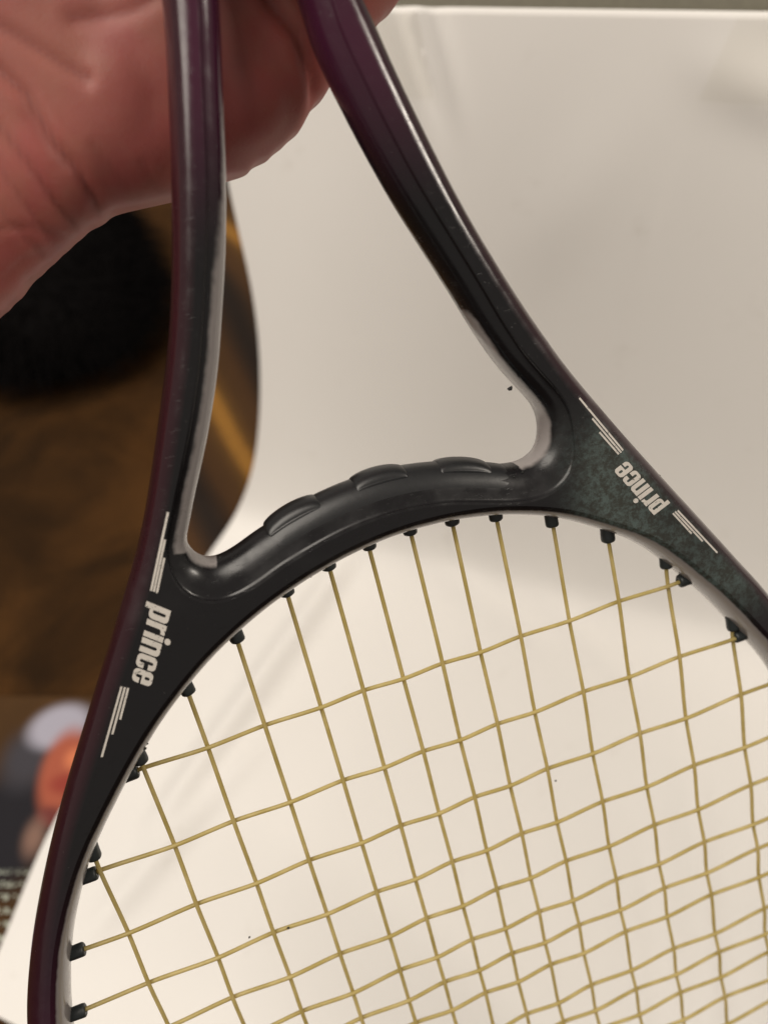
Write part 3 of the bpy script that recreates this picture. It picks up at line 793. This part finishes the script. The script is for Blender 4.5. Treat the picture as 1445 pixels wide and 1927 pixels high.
# thenar mass between the shafts and the heel of the hand
ellipsoid((-12, -166, 19), (24, 34, 13.5), .25)
ellipsoid((-30, -152, 21), (16, 22, 13), .3)
ellipsoid((-8, -146, 20), (17, 14, 12), -.3)
for k, (v, ln) in enumerate([(-187, .92), (-207, 1.0), (-227, 1.05), (-246, 1.0)]):
    chain([(42, v, 26), (52, v - 1, 10), (47, v - 3, -10), (33, v - 4, -24), (14, v - 4, -28), (14 - 17 * ln, v - 2, -25)], [10.5, 10.3, 9.8, 9.3, 8.8, 7.6])
chain([(-34, -200, 26), (-40, -214, 10), (-37, -230, -8), (-30, -246, -20), (-20, -262, -25)], [14, 13, 11.5, 10.5, 8.5])
tmp = bpy.data.meshes.new('hand_base'); tmp.from_pydata([tuple(p) for p in loc_pts(hv, HO)], [], hf); tmp.update()
bm = bmesh.new(); bm.from_mesh(tmp); bmesh.ops.recalc_face_normals(bm, faces=bm.faces[:]); bm.to_mesh(tmp); bm.free()
to = bpy.data.objects.new('hand_base', tmp); COL.objects.link(to)
rmod = to.modifiers.new('r', 'REMESH'); rmod.mode = 'VOXEL'; rmod.voxel_size = 1.05 * S; rmod.use_smooth_shade = True
sm = to.modifiers.new('s', 'SMOOTH'); sm.factor = .6; sm.iterations = 18
dg = bpy.context.evaluated_depsgraph_get(); hand_me = bpy.data.meshes.new_from_object(to.evaluated_get(dg))
bpy.data.objects.remove(to); bpy.data.meshes.remove(tmp)
nvv = len(hand_me.vertices); co = np.zeros(nvv * 3); hand_me.vertices.foreach_get('co', co); co = co.reshape(-1, 3)
nr_ = np.zeros(nvv * 3); hand_me.vertices.foreach_get('normal', nr_); nr_ = nr_.reshape(-1, 3)
uvn = co / S * np.array([1, -1, -1]) + np.array(HO)
def seg_dist(P, L):
    best = np.full(len(P), 1e9)
    for a, b in zip(L[:-1], L[1:]):
        a = np.array(a); b = np.array(b); d = b - a; t = np.clip(((P - a) @ d) / (d @ d), 0, 1)
        best = np.minimum(best, np.linalg.norm(P - (a + t[:, None] * d), axis=1))
    return best
CR = [([(-56,-160),(-53.1,-156.4),(-49.7,-151.2),(-47.6,-141.9),(-44.9,-135.8),(-43.5,-130.1),(-43.3,-122)], 1.3, 1.5),
      ([(-60,-152),(-56.8,-146.5),(-53.4,-137.9),(-51.0,-129.1),(-46.8,-121)], 1.2, 1.0),
      ([(-53,-166),(-48.7,-162.8),(-42.3,-156.9),(-37.0,-152.0)], 1.5, .9), ([(-36,-163),(-24.1,-162.1),(-15,-164)], 1.6, .7),
      ([(2.0,-166),(4.5,-160.3),(9.1,-153.2),(11.6,-144.5),(11.0,-136)], 1.7, 2.6), ([(-60,-140),(-57.8,-133.8),(-54.5,-121)], 1.0, .55),
      ([(-64,-128),(-58,-127),(-50,-123)], .9, .4), ([(-68,-118),(-62,-121.5),(-55,-122)], .9, .35), ([(-66,-140),(-62,-130),(-58,-120)], .9, .4),
      ([(-51,-147),(-47,-138)], 2.5, .5), ([(-40,-140),(-36,-132),(-35,-127)], 1.0, .3), ([(-31,-135),(-29,-127)], .9, .3)]
front = np.clip(nr_[:, 2] * 1.8 - .15, 0, 1)
dep = np.zeros(nvv); fold = np.zeros(nvv)
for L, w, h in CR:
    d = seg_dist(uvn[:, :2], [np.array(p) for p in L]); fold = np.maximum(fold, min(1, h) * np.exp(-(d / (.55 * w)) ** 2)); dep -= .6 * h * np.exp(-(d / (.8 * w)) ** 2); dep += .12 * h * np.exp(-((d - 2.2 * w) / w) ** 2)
co += nr_ * (dep * front * S)[:, None]
hand_me.vertices.foreach_set('co', co.ravel()); hand_me.update()
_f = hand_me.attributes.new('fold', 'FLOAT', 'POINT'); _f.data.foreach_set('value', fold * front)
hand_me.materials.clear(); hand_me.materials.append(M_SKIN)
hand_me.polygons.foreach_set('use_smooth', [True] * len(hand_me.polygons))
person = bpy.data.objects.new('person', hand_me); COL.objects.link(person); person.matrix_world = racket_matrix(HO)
tag(person, 'bare hand and forearm, palm towards the camera, gripping the racket above its throat', 'person')
